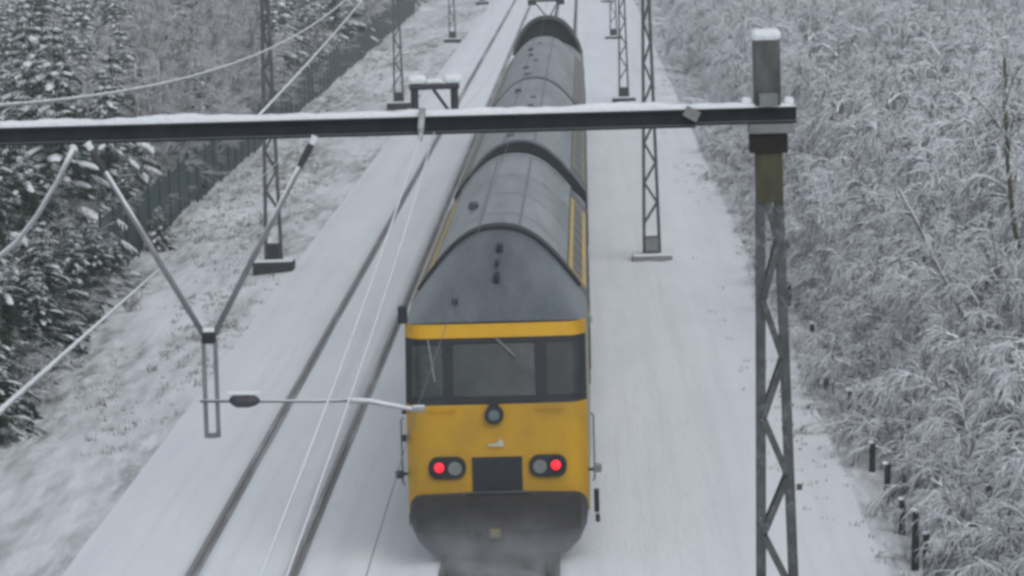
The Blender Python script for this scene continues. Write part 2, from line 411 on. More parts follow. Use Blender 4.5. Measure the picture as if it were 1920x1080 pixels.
# skirt and coupler
wz = [(.07, .98), (.12, 1.06), (.28, 1.22), (.5, 1.33), (.72, 1.365), (.88, 1.345), (.97, 1.29), (1.03, 1.18), (1.06, .4)]
rows = []
for z, w in wz: rows.append([(lambda q: (q[0], q[1]-.06+.10*max(0, .5-z), q[2]))(S(w*(j/12-1), z)) for j in range(25)])
rows.append([(x, y+.3, z) for x, y, z in rows[-1]])
rows.insert(0, [(x, y+.9, z) for x, y, z in rows[0]])
MB().grid(rows).build('skirt', 'skirt', cab, smooth=True)
patch(-.385, .375, 1.0, 1.58, .02, 8, 3, .05).build('centre_panel', 'surround', cab)
MB().grid([[S(w*(j/8-1), z, .072+.0*j) for j in range(17)] for z, w in ((.20, .30), (.32, .48), (.5, .58), (.75, .60), (.95, .56), (1.03, .46))]).build('coupler_recess_shade', 'seam_and_shade', cab, smooth=True)  # dark sheet on the skirt, painting in the shade of a recess behind the coupler
cp = MB().box((-.05, -.32, .50), (.30, .5, .26)).tube([(-.05, -.55, .5), (-.05, -.62, .5)], .15, 12).build('coupler', 'gear', cab, bevel=.03)
MB().box((-.05, -.66, .52), (.16, .06, .13)).build('coupler_plate', 'ochre', cp, bevel=.02)
MB().box((0, 1.0, .75), (2.5, 2.6, .5)).build('underframe', 'gear', cab)
def rrect(cx, cz, w, h, r, n=6):
    pts = []
    for sx, sz, a0 in ((1, 1, 0), (-1, 1, 90), (-1, -1, 180), (1, -1, 270)):
        for i in range(n+1):
            a = R(a0+90*i/n); pts.append((cx+sx*(w/2-r)+r*math.cos(a), cz+sz*(h/2-r)+r*math.sin(a)))
    return pts
for s in (-1, 1):
    h = MB().prism(rrect(s*.765, 1.43, .57, .335, .15), -.045, .12).build('headlight', 'surround', cab, bevel=.012)
    MB().tube([(s*.885, -.062, 1.445), (s*.885, 0, 1.445)], .105, 20).build('lamp_rim', 'black', h)
    MB().tube([(s*.885, -.095, 1.445), (s*.885, -.085, 1.445), (s*.885, -.06, 1.445)], [.03, .06, .078], 20).build('tail_lamp', 'red', h, smooth=True)
    MB().tube([(s*.645, -.06, 1.425), (s*.645, 0, 1.425)], .105, 20).build('white_lamp', 'lens', h)
th = MB().tube([(-.03, -.05, 2.225), (-.03, .2, 2.225)], .145, 24).build('upper_headlight', 'surround', cab)
MB().tube([(-.03, -.065, 2.225), (-.03, 0, 2.225)], .085, 20).build('lens', 'lens_blue', th)
MB().box((-.03, .03, 2.41), (.15, .05, .09)).build('lamp_bracket', 'surround', cab)
MB().prism([(-.14, 1.745), (.10, 1.735), (.10, 1.80), (.055, 1.86), (-.005, 1.795), (-.14, 1.775)], -.008, .02).build('emblem', 'white_paint', cab)
for x0, x1 in ((.02, .30), (-1.02, -.92)):
    a, b = S(x0, 3.35, .05), S(x1, 3.08 if x0 > 0 else 2.72, .05)
    MB().tube([a, b], .017, 6).build('wiper', 'lens', cab)
for s, items in ((-1, [((1.50, .25, 1.31), (.13, .10, .12)), ((1.41, .3, 2.30), (.07, .12, .14)), ((1.42, .3, 1.86), (.08, .14, .10)), ((1.40, .62, 3.72), (.14, .25, .26))]),
                 (1, [((1.52, .3, 1.33), (.12, .10, .13)), ((1.45, .5, 3.60), (.07, .2, .12)), ((1.49, .35, .82), (.08, .12, .36)), ((1.50, .35, .55), (.07, .12, .12))])):
    for c, d in items:
        MB().box((s*c[0], c[1], c[2]), d).build('side_fitting', 'black' if s < 0 or c[2] < 1 else 'lens', cab, bevel=.02)
    MB().box((s*1.44, .3, 1.31), (.12, .04, .04)).build('side_fitting', 'black', cab)
    MB().tube([(s*1.44, .5, 1.1), (s*1.47, .5, 1.15), (s*1.47, .5, 2.1), (s*1.44, .5, 2.15)], .018, 6).build('handrail', 'lens', cab)
bogies(cab, (3.6, 19.2))

def coach(y0, L, low0, low1, label, win, n, seed):
    t = thing('passenger_coach', (TT, FY+y0, 0), label, 'train car', 'cars of the departing train')
    car_shell(t, 0, L, low0, low1, 'roof', 'band_dull'); side_windows(t, low0+1.6, L-low1-1.2, n, 'band_dull')
    roof_gear(t, low0+.5, L-low1-.3, seed)
    arch_band(t, low0, .35, .02, 'roof_lip', 'roof_cab', 6)
    rnd = random.Random(seed)
    for i in range(6):
        MB().box((rnd.uniform(-.4, .4), low0+2+i*(L-low0-low1-4)/6, 4.66), (.16, .5, .12)).build('roof_vent', 'wall_dark', t, bevel=.02)
    bogies(t, (3.2, L-3.2)); return t
coach(22.9, 27.6, 1.7, .15, 'grey-roofed double-deck coach coupled just ahead of the cab car', None, 9, 3)
coach(51.0, 30.2, .15, 1.2, 'grey-roofed double-deck coach next to the far locomotive', None, 9, 4)
# ---- locomotive
loc = thing('locomotive', (TT, FY+82.2, 0), 'yellow and grey locomotive at the far head of the train, its pantograph raised', 'locomotive', 'cars of the departing train')
LP = [(1.38, .6), (1.40, 1.2), (1.40, 2.4), (1.38, 3.2), (1.30, 3.5), (1.18, 3.66), (1.02, 3.8), (.8, 3.92), (.55, 4.0), (.3, 4.04), (0, 4.05)]
LP = refine(LP)
HP = [(1.38, .6), (1.40, 1.2), (1.40, 2.4), (1.40, 3.2), (1.37, 3.6), (1.28, 3.95), (1.12, 4.3), (.88, 4.65), (.6, 4.9), (.3, 5.03), (0, 5.07)]
HP = refine(HP)
rl, rr = strip_rows([(LP, 0), (LP, 17.6)], 0, 4, False); [MB().grid(q).build('side_wall', 'band_dull', loc) for q in (rl, rr)]
rl, _ = strip_rows([(LP, 0), (LP, 17.6)], 4, 22, True); MB().grid(rl).build('roof', 'roof', loc)
end_face(loc, LP, 0, 'cab_front', 'band_dull'); end_face(loc, LP, 17.6, 'cab_front', 'band_dull')
rl, _ = strip_rows([(HP, 8.0), (HP, 8.9), (LP, 10.2)], 4, 22, True); MB().grid(rl).build('roof_hood', 'hood', loc, smooth=True)
hf = [(-a*.92, 8.3, b*.985) for a, b in HP[4:]]+[(a*.92, 8.3, b*.985) for a, b in HP[4:-1][::-1]]
MB().add(hf, [tuple(range(len(hf)))]).build('hood_grille', 'seam_and_shade', loc)
hs_ = [(-a, b) for a, b in HP[4:]]+[(a, b) for a, b in HP[4:-1][::-1]]
MB().grid([[(a, 8.0, b) for a, b in hs_], [(a*.93, 7.97, b*.975) for a, b in hs_], [(a*.93, 8.35, b*.975) for a, b in hs_]]).build('hood_rim', 'hood', loc)
pg = MB().box((0, 13.5, 4.12), (1.2, 1.6, .1)).build('pantograph', 'gear', loc)
MB().bar((-.3, 12.9, 4.15), (-.1, 14.6, 4.85), .06, .06).bar((.3, 12.9, 4.15), (.1, 14.6, 4.85), .06, .06).bar((-.1, 14.6, 4.85), (-.55, 13.4, 5.48), .05, .05).bar((.1, 14.6, 4.85), (.45, 13.4, 5.48), .05, .05).build('arm', 'gear', pg)
MB().box((-.05, 13.4, 5.50), (1.2, .5, .09)).box((-.62, 13.4, 5.44), (.34, .55, .22)).box((.52, 13.4, 5.44), (.34, .55, .22)).build('collector_head', 'gear', pg)
bogies(loc, (3.5, 14.1))

# ------------------------------------------------------------------ lattice masts
def width(z): return .525-.038*z
def lattice(t, x, y, z0, z1, solid_top=0, mat='steel', solid_bottom=.45, pitch=.5425, zs=None, s0=1):
    ch = MB()
    dep = .20
    for s in (-1, 1):
        w0, w1 = width(z0)/2, width(z1)/2
        ch.bar((x+s*(w0-.045), y, z0), (x+s*(w1-.04), y, z1), .085, dep)
    ch.build('chord', mat, t)
    lc = MB(); z = zs or z1-solid_top-.05; s = s0; zb = z0+solid_bottom+.1
    while z-pitch > zb:
        a = (x+s*(width(z)/2-.06), 0, z); b = (x-s*(width(z-pitch)/2-.06), 0, z-pitch)
        for yy in (-dep/2-.008, dep/2+.008):
            lc.bar((a[0], y+yy, a[2]), (b[0], y+yy, b[2]), .06, .012)
        s = -s; z -= pitch
    lc.build('lacing', mat, t)
    if solid_bottom: MB().box((x, y, z0+solid_bottom/2), (width(z0)-.14, .17, solid_bottom)).build('foot_plate', mat, t)
spots = [(1.66, 101.2, 'right'), (1.74, 175.5, 'right'), (1.86, 246, 'right'), (1.95, 321, 'right'),
         (-8.72, 102.0, 'left'), (-8.9, 176.5, 'left'), (-8.85, 249, 'left'), (-8.95, 328, 'left')]
labs = ['lattice mast on a pale concrete block right of the train, nearest behind the portal beam',
        'slimmer far lattice mast right of the train, its dark foot just above the snowy beam',
        'faint lattice mast right of the train with its foot level with the snow-capped post',
        'farthest faint lattice mast right of the train at the top edge',
        'lattice mast on a dark block between the weedy bank and the empty left track',
        'far lattice mast on a dark foot just left of the snow-capped insulator bracket',
        'faint lattice mast left of the empty track, foot above the snow-capped insulator bracket',
        'farthest faint lattice mast left of the empty track at the top edge']
for (x, y, sd), lab in zip(spots, labs):
    t = thing('catenary_mast', (x, y, -.15), lab, 'mast', 'lattice masts along the line')
    lattice(t, 0, 0, .30, 9.3)
    dark = sd == 'left' or y > 150
    MB().box((0, 0, -.02), (1.10, 1.0, .50 if dark else .44)).build('foundation', 'concrete_dark' if dark else 'concrete', t, bevel=.03)
    MB().box((0, .04, .27 if dark else .24), (1.06, .9, .07)).build('snow_cap', 'snow_cap', t, bevel=.03)
    MB().box((0, -.12, .52), (.34, .12, .36)).build('foot_box', 'concrete_dark' if dark else 'concrete', t)
    MB().box((0, 0, 9.34), (.26, .26, .09)).build('cap', 'snow_cap', t, bevel=.03)

# ------------------------------------------------------------------ near portal
GY = 34.1
por = thing('catenary_portal', (0, GY, 0), 'near steel portal: snow-topped beam on a snow-capped lattice post, with hanging V frame', 'catenary portal')
mx = 1.645
def nw(z): return .53-.039*z
width = nw
lattice(por, mx, 0, -.2, 7.75, .42, 'steel', .45, zs=7.43, s0=-1)
MB().box((mx, -.112, 7.50), (.245, .02, .50)).box((mx, .112, 7.50), (.245, .02, .50)).build('gusset', 'moss_steel', por)
MB().box((mx, 0, 7.79), (.345, .30, .165)).build('collar', 'rust', por, bevel=.01)
MB().box((mx+.03, 0, 7.925), (.42, .36, .085)).build('seat_plate', 'concrete', por, bevel=.015)
MB().box((mx-.0, .02, 8.43), (.245, .24, .60))  .build('post_head', 'head', por, bevel=.02)
MB().box((mx+.005, -.13, 8.19), (.17, .03, .12)).build('head_plate', 'lens', por)
MB().box((mx-.005, .02, 8.775), (.275, .27, .11)).build('snow_cap', 'snow_cap', por, bevel=.045)
def ibeam(x0, x1, zc, h=.165, w=.18):
    b = MB(); L = x1-x0; c = (x0+x1)/2
    b.box((c, 0, zc+h/2-.012), (L, w, .024)); b.box((c, 0, zc-h/2+.012), (L, w, .024)); b.box((c, -.055, zc), (L, .014, h-.048)); b.box((c, .055, zc), (L, .014, h-.048))
    return b
ibeam(-10.6, .985, 8.035).build('beam', 'beam', por)
ibeam(.99, 1.905, 8.045, .15).build('beam', 'beam', por)
MB().box((.95, -.10, 8.08), (.14, .03, .10), Matrix.Rotation(.5, 3, 'Y')).build('splice_plate', 'concrete', por)
rnd = random.Random(3)
sn = MB(); xs_ = np.arange(-10.6, 1.92, .07); rows = []
for x in xs_:
    hh = .052+.016*wob(x*2.3, 0, 1)+.010*wob(x*9, 3, 1)+.012*rnd.random()
    hh *= .75 if x > .9 else 1
    zb = 8.121 if x < .98 else 8.121
    rows.append([(x, -.085, zb), (x, -.088, zb+hh*.55), (x, -.05, zb+hh), (x, .05, zb+hh), (x, .088, zb+hh*.5), (x, .088, zb)])
sn.grid(rows).build('beam_snow', 'snow_cap', por, smooth=True)
for x, k in ((mx-.19, .07), (mx+.19, .06)):
    MB().box((x, 0, 8.165), (.10, .15, k*1.4)).build('snow_lump', 'snow_cap', por, bevel=.03)
MB().box((mx+.215, -.12, 4.62), (.05, .05, .05)).build('bolt', 'moss_steel', por)
# far (unseen) leg of the portal
lattice(por, -10.3, 0, -.3, 7.9, .4, 'steel', .45)
# V frames carrying the drop brackets
def vframe(xl, xr, xa, za, zt, left=True):
    for xx in ([xl, xr] if left else [xr]):
        a = Vector((xx, -.13, zt)); b = Vector((xa+(.03 if xx > xa else -.03), -.13, za))
        p_ = MB().tube([a.lerp(b, .10), b], .027, 10).build('strut', 'pipe', por, smooth=True)
        MB().tube([a.lerp(b, .03), a.lerp(b, .05), a.lerp(b, .11), a.lerp(b, .15)], [.024, .034, .034, .029], 10).build('insulator', 'insulator', p_)
        MB().tube([a, a.lerp(b, .05)], [.036, .026], 8).build('snow_lump', 'snow_cap', p_)
    d = MB()
    d.bar((xa-.055, -.13, za+.0), (xa-.055, -.13, za-.92), .036, .06); d.bar((xa+.055, -.13, za), (xa+.055, -.13, za-.92), .036, .06)
    d.box((xa, -.13, za-.90), (.075, .05, .05)); db = d.build('drop_bracket', 'pipe', por)
    MB().box((xa, -.13, za-.0), (.13, .09, .10)).build('clamp', 'black', db, bevel=.02)
    MB().box((xa, -.13, za+.075), (.11, .08, .04)).build('snow_lump', 'snow_cap', db, bevel=.015)
    return db
db = vframe(-4.575, -2.485, -3.525, 6.14, 7.97)
MB().tube([(-4.70, -.13, 7.92), (-4.86, -.13, 7.62), (-5.06, -.13, 7.31), (-5.25, -.13, 7.08), (-5.44, -.13, 6.93), (-5.75, -.13, 6.72), (-6.0, -.13, 6.58)], .024, 8).build('curved_strut', 'wire', por, smooth=True)
def reg_arm(par, xa, x1, zz, s=1):
    a = MB().tube([(xa-.10, -.17, zz), (xa+1.0, -.17, zz-.03), (xa+1.30, -.17, zz-.03)], .015, 8).build('registration_arm', 'pipe', par, smooth=True)
    MB().tube([(xa+.17, -.17, zz), (xa+.20, -.17, zz), (xa+.24, -.17, zz-.01), (xa+.35, -.17, zz-.01), (xa+.41, -.17, zz-.01), (xa+.45, -.17, zz-.01)], [.02, .045, .06, .062, .045, .02], 12).build('insulator', 'insulator', a)
    MB().tube([(xa+1.25, -.17, zz-.03), (xa+1.45, -.17, zz-.04), (x1, -.17, zz-.13)], [.028, .026, .022], 8).build('steady_arm', 'wire', a)
    MB().tube([(xa+.15, -.165, zz+.06), (xa+.45, -.165, zz+.055)], [.02, .02], 6).build('snow_strip', 'snow_cap', a)
    MB().box((x1+.04, -.17, zz-.12), (.12, .05, .06)).build('wire_clip', 'wire', a, bevel=.015)
reg_arm(db, -3.525, -1.66, 5.565)
# insulator bracket standing on the beam
bk = MB().tube([(-1.575, 0, 8.12), (-1.575, 0, 8.36)], .037, 10).build('insulator_post', 'insulator', por)
MB().tube([(-1.21, 0, 8.12), (-1.21, 0, 8.36)], .037, 10).build('insulator_post', 'insulator', por)
MB().bar((-1.40, 0, 8.36), (-1.25, 0, 8.14), .03, .03).build('brace', 'insulator', por)
MB().box((-1.39, 0, 8.385), (.46, .10, .05)).tube([(-1.40, -.0, 8.36), (-1.40, 0, 8.44)], .05, 8).build('cross_bar', 'insulator', bk, bevel=.015)
for x, w in ((-1.55, .17), (-1.22, .17)):
    MB().box((x, 0, 8.455), (w, .13, .085)).build('snow_lump', 'snow_cap', bk, bevel=.035)
MB().box((-1.385, 0, 8.435), (.16, .11, .045)).build('snow_lump', 'snow_cap', bk, bevel=.02)
MB().tube([(-1.50, -.12, 8.2), (-1.52, -.13, 8.02), (-1.53, -.12, 7.9)], [.03, .03, .02], 8).build('wire_clamp', 'wire', por)

# ------------------------------------------------------------------ overhead wires
def wire(name, pts, r, label, mat='wire', n=6):
    o = MB().tube(pts, r, n).build(name, mat, smooth=True); return tag(o, label, 'wire', 'overhead wires')
def par(x0, x1, y0, y1, z0, z1, sag, n=30):
    return [(x0+(x1-x0)*t, y0+(y1-y0)*t, z0+(z1-z0)*t-4*sag*t*(1-t)) for t in np.linspace(0, 1, n)]
lx = LT+.03
wire('messenger_wire', par(lx, lx, -20, GY, 8.3, 8.32, .5)+par(lx, lx, GY, 102, 8.32, 8.35, .82)[1:]+par(lx, lx, 102, 176, 8.35, 8.35, .8)[1:], .019, 'thick snow-coated wire curving across the conifers at the top left')
wire('anchor_wire', par(-3.04, -5.3, GY, 102, 8.13, 8.15, .10), .015, 'straight snow-coated wire rising from the beam towards the green fence')
wire('messenger_wire', par(-1.52, -1.52, -30, GY, 8.0, 7.98, 1.05)+par(-1.5, -1.5, GY, 102, 7.98, 8.0, .8)[1:]+par(-1.5, -1.5, 102, 176, 8., 8., .8)[1:], .0075, 'snow-coated carrying wire slanting down left of the train from the bracket on the beam')
wire('messenger_wire', par(-1.40, -1.40, -30, GY, 8.0, 7.98, 1.05), .006, 'thinner twin wire just right of the carrying wire left of the train')
wire('contact_wire', par(-1.64, -1.64, -30, GY, 5.4, 5.42, .05)+par(-1.64, -1.35, GY, 102, 5.42, 5.45, .03)[1:]+par(-1.35, -1.6, 102, 176, 5.45, 5.45, .03)[1:], .0045, 'thin wire held by the arm and running over the train roof', 'copper')
CW = [.034]*30+[.030, .026, .022, .018, .013]+[.006]*53
wire('contact_wire', par(-5.47, -5.47, -20, GY, 5.5, 5.52, .03)+par(-5.47, -5.4, GY, 102, 5.52, 5.5, .03)[1:]+par(-5.4, -5.5, 102, 176, 5.5, 5.5, .03)[1:], CW, 'snow-coated wire over the empty left track crossing the weedy bank')

# ------------------------------------------------------------------ fences
fx = lambda y: -13.0-.0048*y
fen = thing('green_fence', (0, 0, 0), 'long dark green fence along the foot of the wooded left bank', 'fence')
y = 66.
rnd = random.Random(5)
while y < 320:
    x0, x1 = fx(y), fx(y+3); zb = base_h(x0, y)
    pn = MB()
    for i in range(16):
        t_ = (i+.5)/16
        pn.box((x0+(x1-x0)*t_, y+3*t_, zb+.87), (.03, .135, 1.62))
    for zz in (.25, 1.5): pn.bar((x0+.03, y, zb+zz), (x1+.03, y+3, zb+zz), .04, .05, (0, 0, 1))
    pn.build('fence_panel', 'fence', fen)
    MB().box((x0+.02, y, zb+.92), (.08, .08, 1.84)).build('fence_post', 'fence', fen)
    y += 3
wf = thing('wooden_fence', (0, 0, 0), 'row of short dark wooden posts along the foot of the right thicket', 'fence')
for (x, y, h) in ((4.80, 54.2, .85), (4.78, 55.9, .9), (4.85, 59.1, .55), (4.77, 61.2, .8), (4.83, 65.0, .5), (4.80, 70.2, .75), (4.78, 76., .5), (4.9, 83, .6), (4.8, 91, .6), (4.9, 100, .6)):
    zb = base_h(x, y)
    MB().tube([(x, y, zb-.15), (x+rnd.uniform(-.06, .06), y, zb+h)], [.06, .05], 8).build('fence_post', 'post', wf)
    MB().box((x, y, zb+h+.025), (.09, .09, .05)).build('snow_cap', 'snow_cap', wf, bevel=.02)

# ------------------------------------------------------------------ vegetation
def seg_mesh(name, segs, mat, n=3, flat=1.):
    s = np.array(segs, dtype=np.float64)          # x0 y0 z0 x1 y1 z1 r0 r1
    a, b, r0, r1 = s[:, :3], s[:, 3:6], s[:, 6:7], s[:, 7:8]
    d = b-a; L = np.linalg.norm(d, axis=1, keepdims=True); L[L == 0] = 1e-6; d /= L
    up = np.tile(np.array([0, 0, 1.]), (len(s), 1)); up[np.abs(d[:, 2]) > .95] = (1, 0, 0)
    u = up-(up*d).sum(1, keepdims=True)*d; u /= np.linalg.norm(u, axis=1, keepdims=True); w = np.cross(d, u)
    ring_ = []
    for base, r in ((a, r0), (b, r1)):
        for k in range(n):
            an = 2*math.pi*k/n; ring_.append(base+r*(math.cos(an)*u+flat*math.sin(an)*w))
    V = np.stack(ring_, 1).reshape(-1, 3)
    q = np.array([[k, (k+1) % n, n+(k+1) % n, n+k] for k in range(n)])
    Fc = (np.arange(len(s))[:, None, None]*(2*n)+q[None]).reshape(-1)
    me = bpy.data.meshes.new(name); nf = len(s)*n
    me.vertices.add(len(V)); me.vertices.foreach_set('co', V.ravel())
    me.loops.add(nf*4); me.loops.foreach_set('vertex_index', Fc.astype(np.int32))
    me.polygons.add(nf); me.polygons.foreach_set('loop_start', np.arange(0, nf*4, 4, dtype=np.int32))
    me.update(calc_edges=True)
    me.materials.append(M[mat]); return me
def poly(rnd, p, d, L, n, droop, wander, r0, r1, out):
    pts = [p.copy()]; d = d.normalized()
    for i in range(n):
        d = (d+Vector((rnd.uniform(-1, 1), rnd.uniform(-1, 1), rnd.uniform(-1, 1)))*wander+Vector((0, 0, -droop*(i+1)/n))).normalized()
        q = pts[-1]+d*(L/n); ra = r0+(r1-r0)*i/n; rb = r0+(r1-r0)*(i+1)/n
        out.append((*pts[-1], *q, ra, rb)); pts.append(q)
    return pts
def along(pts, t):
    k = t*(len(pts)-1); i = min(int(k), len(pts)-2); a, b = pts[i], pts[i+1]
    return a.lerp(b, k-i), (b-a).normalized()
def rdir(rnd): 
    v = Vector((rnd.gauss(0, 1), rnd.gauss(0, 1), rnd.gauss(0, 1))); return v.normalized()
def bare_tree(seed, h, stems=5, nb=13, nt=11, nw_=4, tilt=.6, droop=.35, rt=.011, k=1., rb=.019):
    rnd = random.Random(seed); big, fine = [], []
    for s in range(stems):
        az = 2*math.pi*(s+rnd.random()*.8)/stems; tl = rnd.uniform(.12, tilt)
        d = Vector((math.cos(az)*tl, math.sin(az)*tl, 1))
        st = poly(rnd, Vector((rnd.uniform(-.3, .3), rnd.uniform(-.3, .3), -.3)), d, h*rnd.uniform(.75, 1.1), 8, .10, .10, rnd.uniform(.04, .065)*h/6, .014, big)
        for b in range(nb):
            t = .12+.88*(b+rnd.random())/nb
            p, dd = along(st, t)
            v = (rdir(rnd)+dd*.7+Vector((0, 0, .25))).normalized()
            br_ = poly(rnd, p, v, h*rnd.uniform(.16, .38)*(1.15-.6*t), 5, droop, .16, rb, .010, big if b % 3 == 0 else fine)
            for w in range(nt):
                p2, d2 = along(br_, .12+.88*(w+rnd.random())/nt)
                v2 = (rdir(rnd)*.6+d2*1.1+Vector((0, 0, .1))).normalized()
                tw = poly(rnd, p2, v2, rnd.uniform(.3, .8)*k, 3, droop*1.1, .18, rt*1.15, rt*.85, fine)
                for e in range(nw_):
                    p3, d3 = along(tw, .2+.8*(e+rnd.random())/nw_)
                    v3 = (rdir(rnd)*.55+d3).normalized()
                    poly(rnd, p3, v3, rnd.uniform(.14, .36)*k, 2, droop, .15, rt, rt*.75, fine)
    return big, fine
def spruce(seed, h, rad, step=.30, z0=.25, fat=.036, load=.75):
    rnd = random.Random(seed); tr, nd, sn_ = [], [], []
    lean = Vector((rnd.uniform(-.04, .04), rnd.uniform(-.04, .04), 0))
    poly(rnd, Vector((0, 0, -.3)), Vector((lean.x, lean.y, 1)), h+.3, 6, 0, .01, .10*h/7, .015, tr)
    z = z0
    while z < h*.98:
        f = max(.06, (1-z/h))**.75; nb = max(4, int(8*f+2)); off = rnd.random()*6
        for b in range(nb):
            if rnd.random() < .12: continue
            az = off+2*math.pi*b/nb+rnd.uniform(-.25, .25); L = rad*f*rnd.uniform(.65, 1.18)
            v = Vector((math.cos(az), math.sin(az), rnd.uniform(-.1, .35)))
            br_ = poly(rnd, Vector((lean.x*z, lean.y*z, z)), v, L, 5, .28, .06, .035, .02, nd)
            if rnd.random() < load:
                a0 = rnd.uniform(.1, .45); a1 = min(1, a0+rnd.uniform(.3, .7)); kk = rnd.uniform(.08, .16)*(.6+.5*L/rad)
                qs = [along(br_, a0+(a1-a0)*q/4)[0]+Vector((rnd.uniform(-.03, .03), rnd.uniform(-.03, .03), .035)) for q in range(5)]
                for q in range(4):
                    w0, w1 = (.45, .9, 1., .85, .35)[q:q+2]; sn_.append((*qs[q], *qs[q+1], kk*w0*.75, kk*w1*.75))
            ns = max(3, int(L/.11))
            for i in range(ns):
                t = (i+.6)/ns; p, d = along(br_, t)
                for sd in (-1, 1):
                    side = d.cross(Vector((0, 0, 1))).normalized()*sd
                    v2 = d*.7+side*.9+Vector((0, 0, rnd.uniform(-.35, .1)))
                    poly(rnd, p, v2, (.13+.26*L/rad*(1-t*.6))*rnd.uniform(.6, 1.2), 2, .35, .12, fat*rnd.uniform(.7, 1.2), fat*.5, nd)
        z += step*rnd.uniform(.8, 1.2)
    return tr, nd, sn_

PROTO = {}
def proto(key, fn, mats, n=3, flat=1.):
    PROTO[key] = [seg_mesh(key+'_trunk', fn[0], mats[0], 5), seg_mesh(key+'_crown', fn[1], mats[1], n, flat)]
    if len(fn) > 2 and fn[2]: PROTO[key].append(seg_mesh(key+'_snow', fn[2], 'snow_cap', 7, 1.8))
for i in range(4): proto('bare%d' % i, bare_tree(20+i, 5.4, 5, 13, 11, 4, .75, .55, .014, 1., .03), ('stem', 'twig'))
for i in range(3): proto('pale%d' % i, bare_tree(40+i, 5.0, 6, 14, 14, 4, 1.0, .55, .017, 1., .05), ('stem', 'twig_pale'))
for i in range(3): proto('bush%d' % i, bare_tree(50+i, 2.6, 8, 11, 9, 4, 1.3, .5, .011, .8, .020), ('stem', 'twig'))
for i in range(3): proto('brown%d' % i, bare_tree(60+i, 5.5, 6, 12, 11, 4, .55, .1, .009), ('stem', 'twig_brown'))
for i in range(3): proto('spruce%d' % i, spruce(80+i, 7., 2.2, .26), ('trunk', 'needle'), 4, 1.7)
for i in range(2): proto('dark%d' % i, spruce(90+i, 5.5, 2.1, .22, .15, .04, .30), ('trunk', 'needle_dark'), 4, 1.5)
def plant(key, name, x, y, sc, label, cat, group, sxy=1., z=None, tilt=(0, 0), rz=None):
    o = thing(name, (x, y, (base_h(x, y) if z is None else z)-.05), label, cat, group)
    o.rotation_euler = (tilt[0], tilt[1], random.uniform(0, 6.28) if rz is None else rz); o.scale = (sc*sxy, sc*sxy, sc)
    for part, me in zip(('trunk', 'crown', 'snow_load'), PROTO[key]):
        c = bpy.data.objects.new(part, me); c.parent = o; col.objects.link(c)
        if part == 'snow_load': c['kind'] = 'stuff'
    return o
rnd = random.Random(11)
# right thicket: one row after another, denser towards the line
G_R = 'snow-laden bare trees of the right thicket'
y = 50.
while y < 150:
    for x0 in (5.85, 6.3, 6.9, 7.6):
        plant('bush%d' % rnd.randrange(3), 'bare_shrub', x0+rnd.uniform(-.25, .35), y+rnd.uniform(-.8, .8), rnd.uniform(.36, .52)*(1 if x0 < 6 else 1.7 if x0 < 7 else 2.2), 'low snow-laden shrub at the foot of the thicket beside the dark posts', 'shrub', 'low shrubs along the dark posts', 1.15)
    y += 2.2 if y < 80 else 3.2
y = 47.; nR = 0
while y < 168:
    x = 7.6+rnd.uniform(-.2, .5)
    row = 0
    while x < .120*y+3.2:
        near = x < 9.3
        key = ('pale%d' % rnd.randrange(3)) if rnd.random() < .62 else ('bare%d' % rnd.randrange(4))
        sc = rnd.uniform(.55, .75) if near else rnd.uniform(.8, 1.15)
        plant(key, 'bare_tree', x, y+rnd.uniform(-1.2, 1.2), sc, 'snow-laden bare tree crowded in the thicket right of the line', 'tree', G_R, 1.05, tilt=(0, -.12 if near else rnd.uniform(-.1, .1)))
        x += rnd.uniform(2.0, 2.9); nR += 1
    y += 3.4 if y < 90 else 4.3
print('right trees', nR)
def special(x, y, h, lean, mat, label):
    r2 = random.Random(int(x*10)); big = []
    st = poly(r2, Vector((0, 0, -.2)), Vector((lean, 0, 1)), h, 7, .0, .06, .075, .03, big)
    for b in range(9):
        p_, d_ = along(st, .35+.07*b); poly(r2, p_, (rdir(r2)+d_), 1.1, 4, .2, .15, .02, .009, big)
    fine = []
    for b in range(60):
        p_, d_ = along(st, r2.uniform(.4, 1)); tw = poly(r2, p_, rdir(r2)+d_*.6, r2.uniform(.5, 1.3), 4, .3, .15, .012, .009, fine)
        for e in range(6):
            p3, d3 = along(tw, r2.random()); poly(r2, p3, rdir(r2)+d3, .35, 2, .3, .15, .010, .008, fine)
    o = thing('bare_tree', (x, y, base_h(x, y)), label, 'tree', G_R)
    for nm, sg, mm, k in (('trunk', big, mat, 6), ('crown', fine, 'twig', 3)):
        c = bpy.data.objects.new(nm, seg_mesh(nm, sg, mm, k)); c.parent = o; col.objects.link(c)
special(9.0, 76, 7.3, -.06, 'moss', 'tree with a bare olive trunk rising at the right edge of the photo')
special(8.3, 72, 5.4, -.42, 'stem', 'tree with a bare grey stem leaning left out of the right thicket')

# left wood: conifers and brown brushwood behind the green fence
y = 78.
while y < 225:
    plant('brown%d' % rnd.randrange(3) if rnd.random() < .6 else 'dark%d' % rnd.randrange(2), 'bare_shrub', fx(y)-rnd.uniform(.7, 1.1), y, rnd.uniform(.36, .5), 'low shrub leaning over the top of the green fence', 'shrub', 'low shrubs against the green fence', 1.1)
    y += rnd.uniform(4.5, 8.)
G_L = 'snowy conifers behind the green fence'; G_B = 'brown brushwood behind the green fence'
for i, (x, y) in enumerate(((-12.75, 79), (-12.6, 83.5), (-12.9, 88), (-12.7, 94), (-12.95, 101), (-13.0, 112), (-12.2, 77.5), (-12.5, 81), (-11.9, 74.5), (-12.85, 91), (-12.1, 73))):
    plant('dark%d' % (i % 2) if i % 3 else 'brown%d' % (i % 3), 'bare_shrub', x, y, rnd.uniform(.17, .30), 'small shrub pressed against the near side of the green fence', 'shrub', 'small shrubs before the green fence', 1.5)
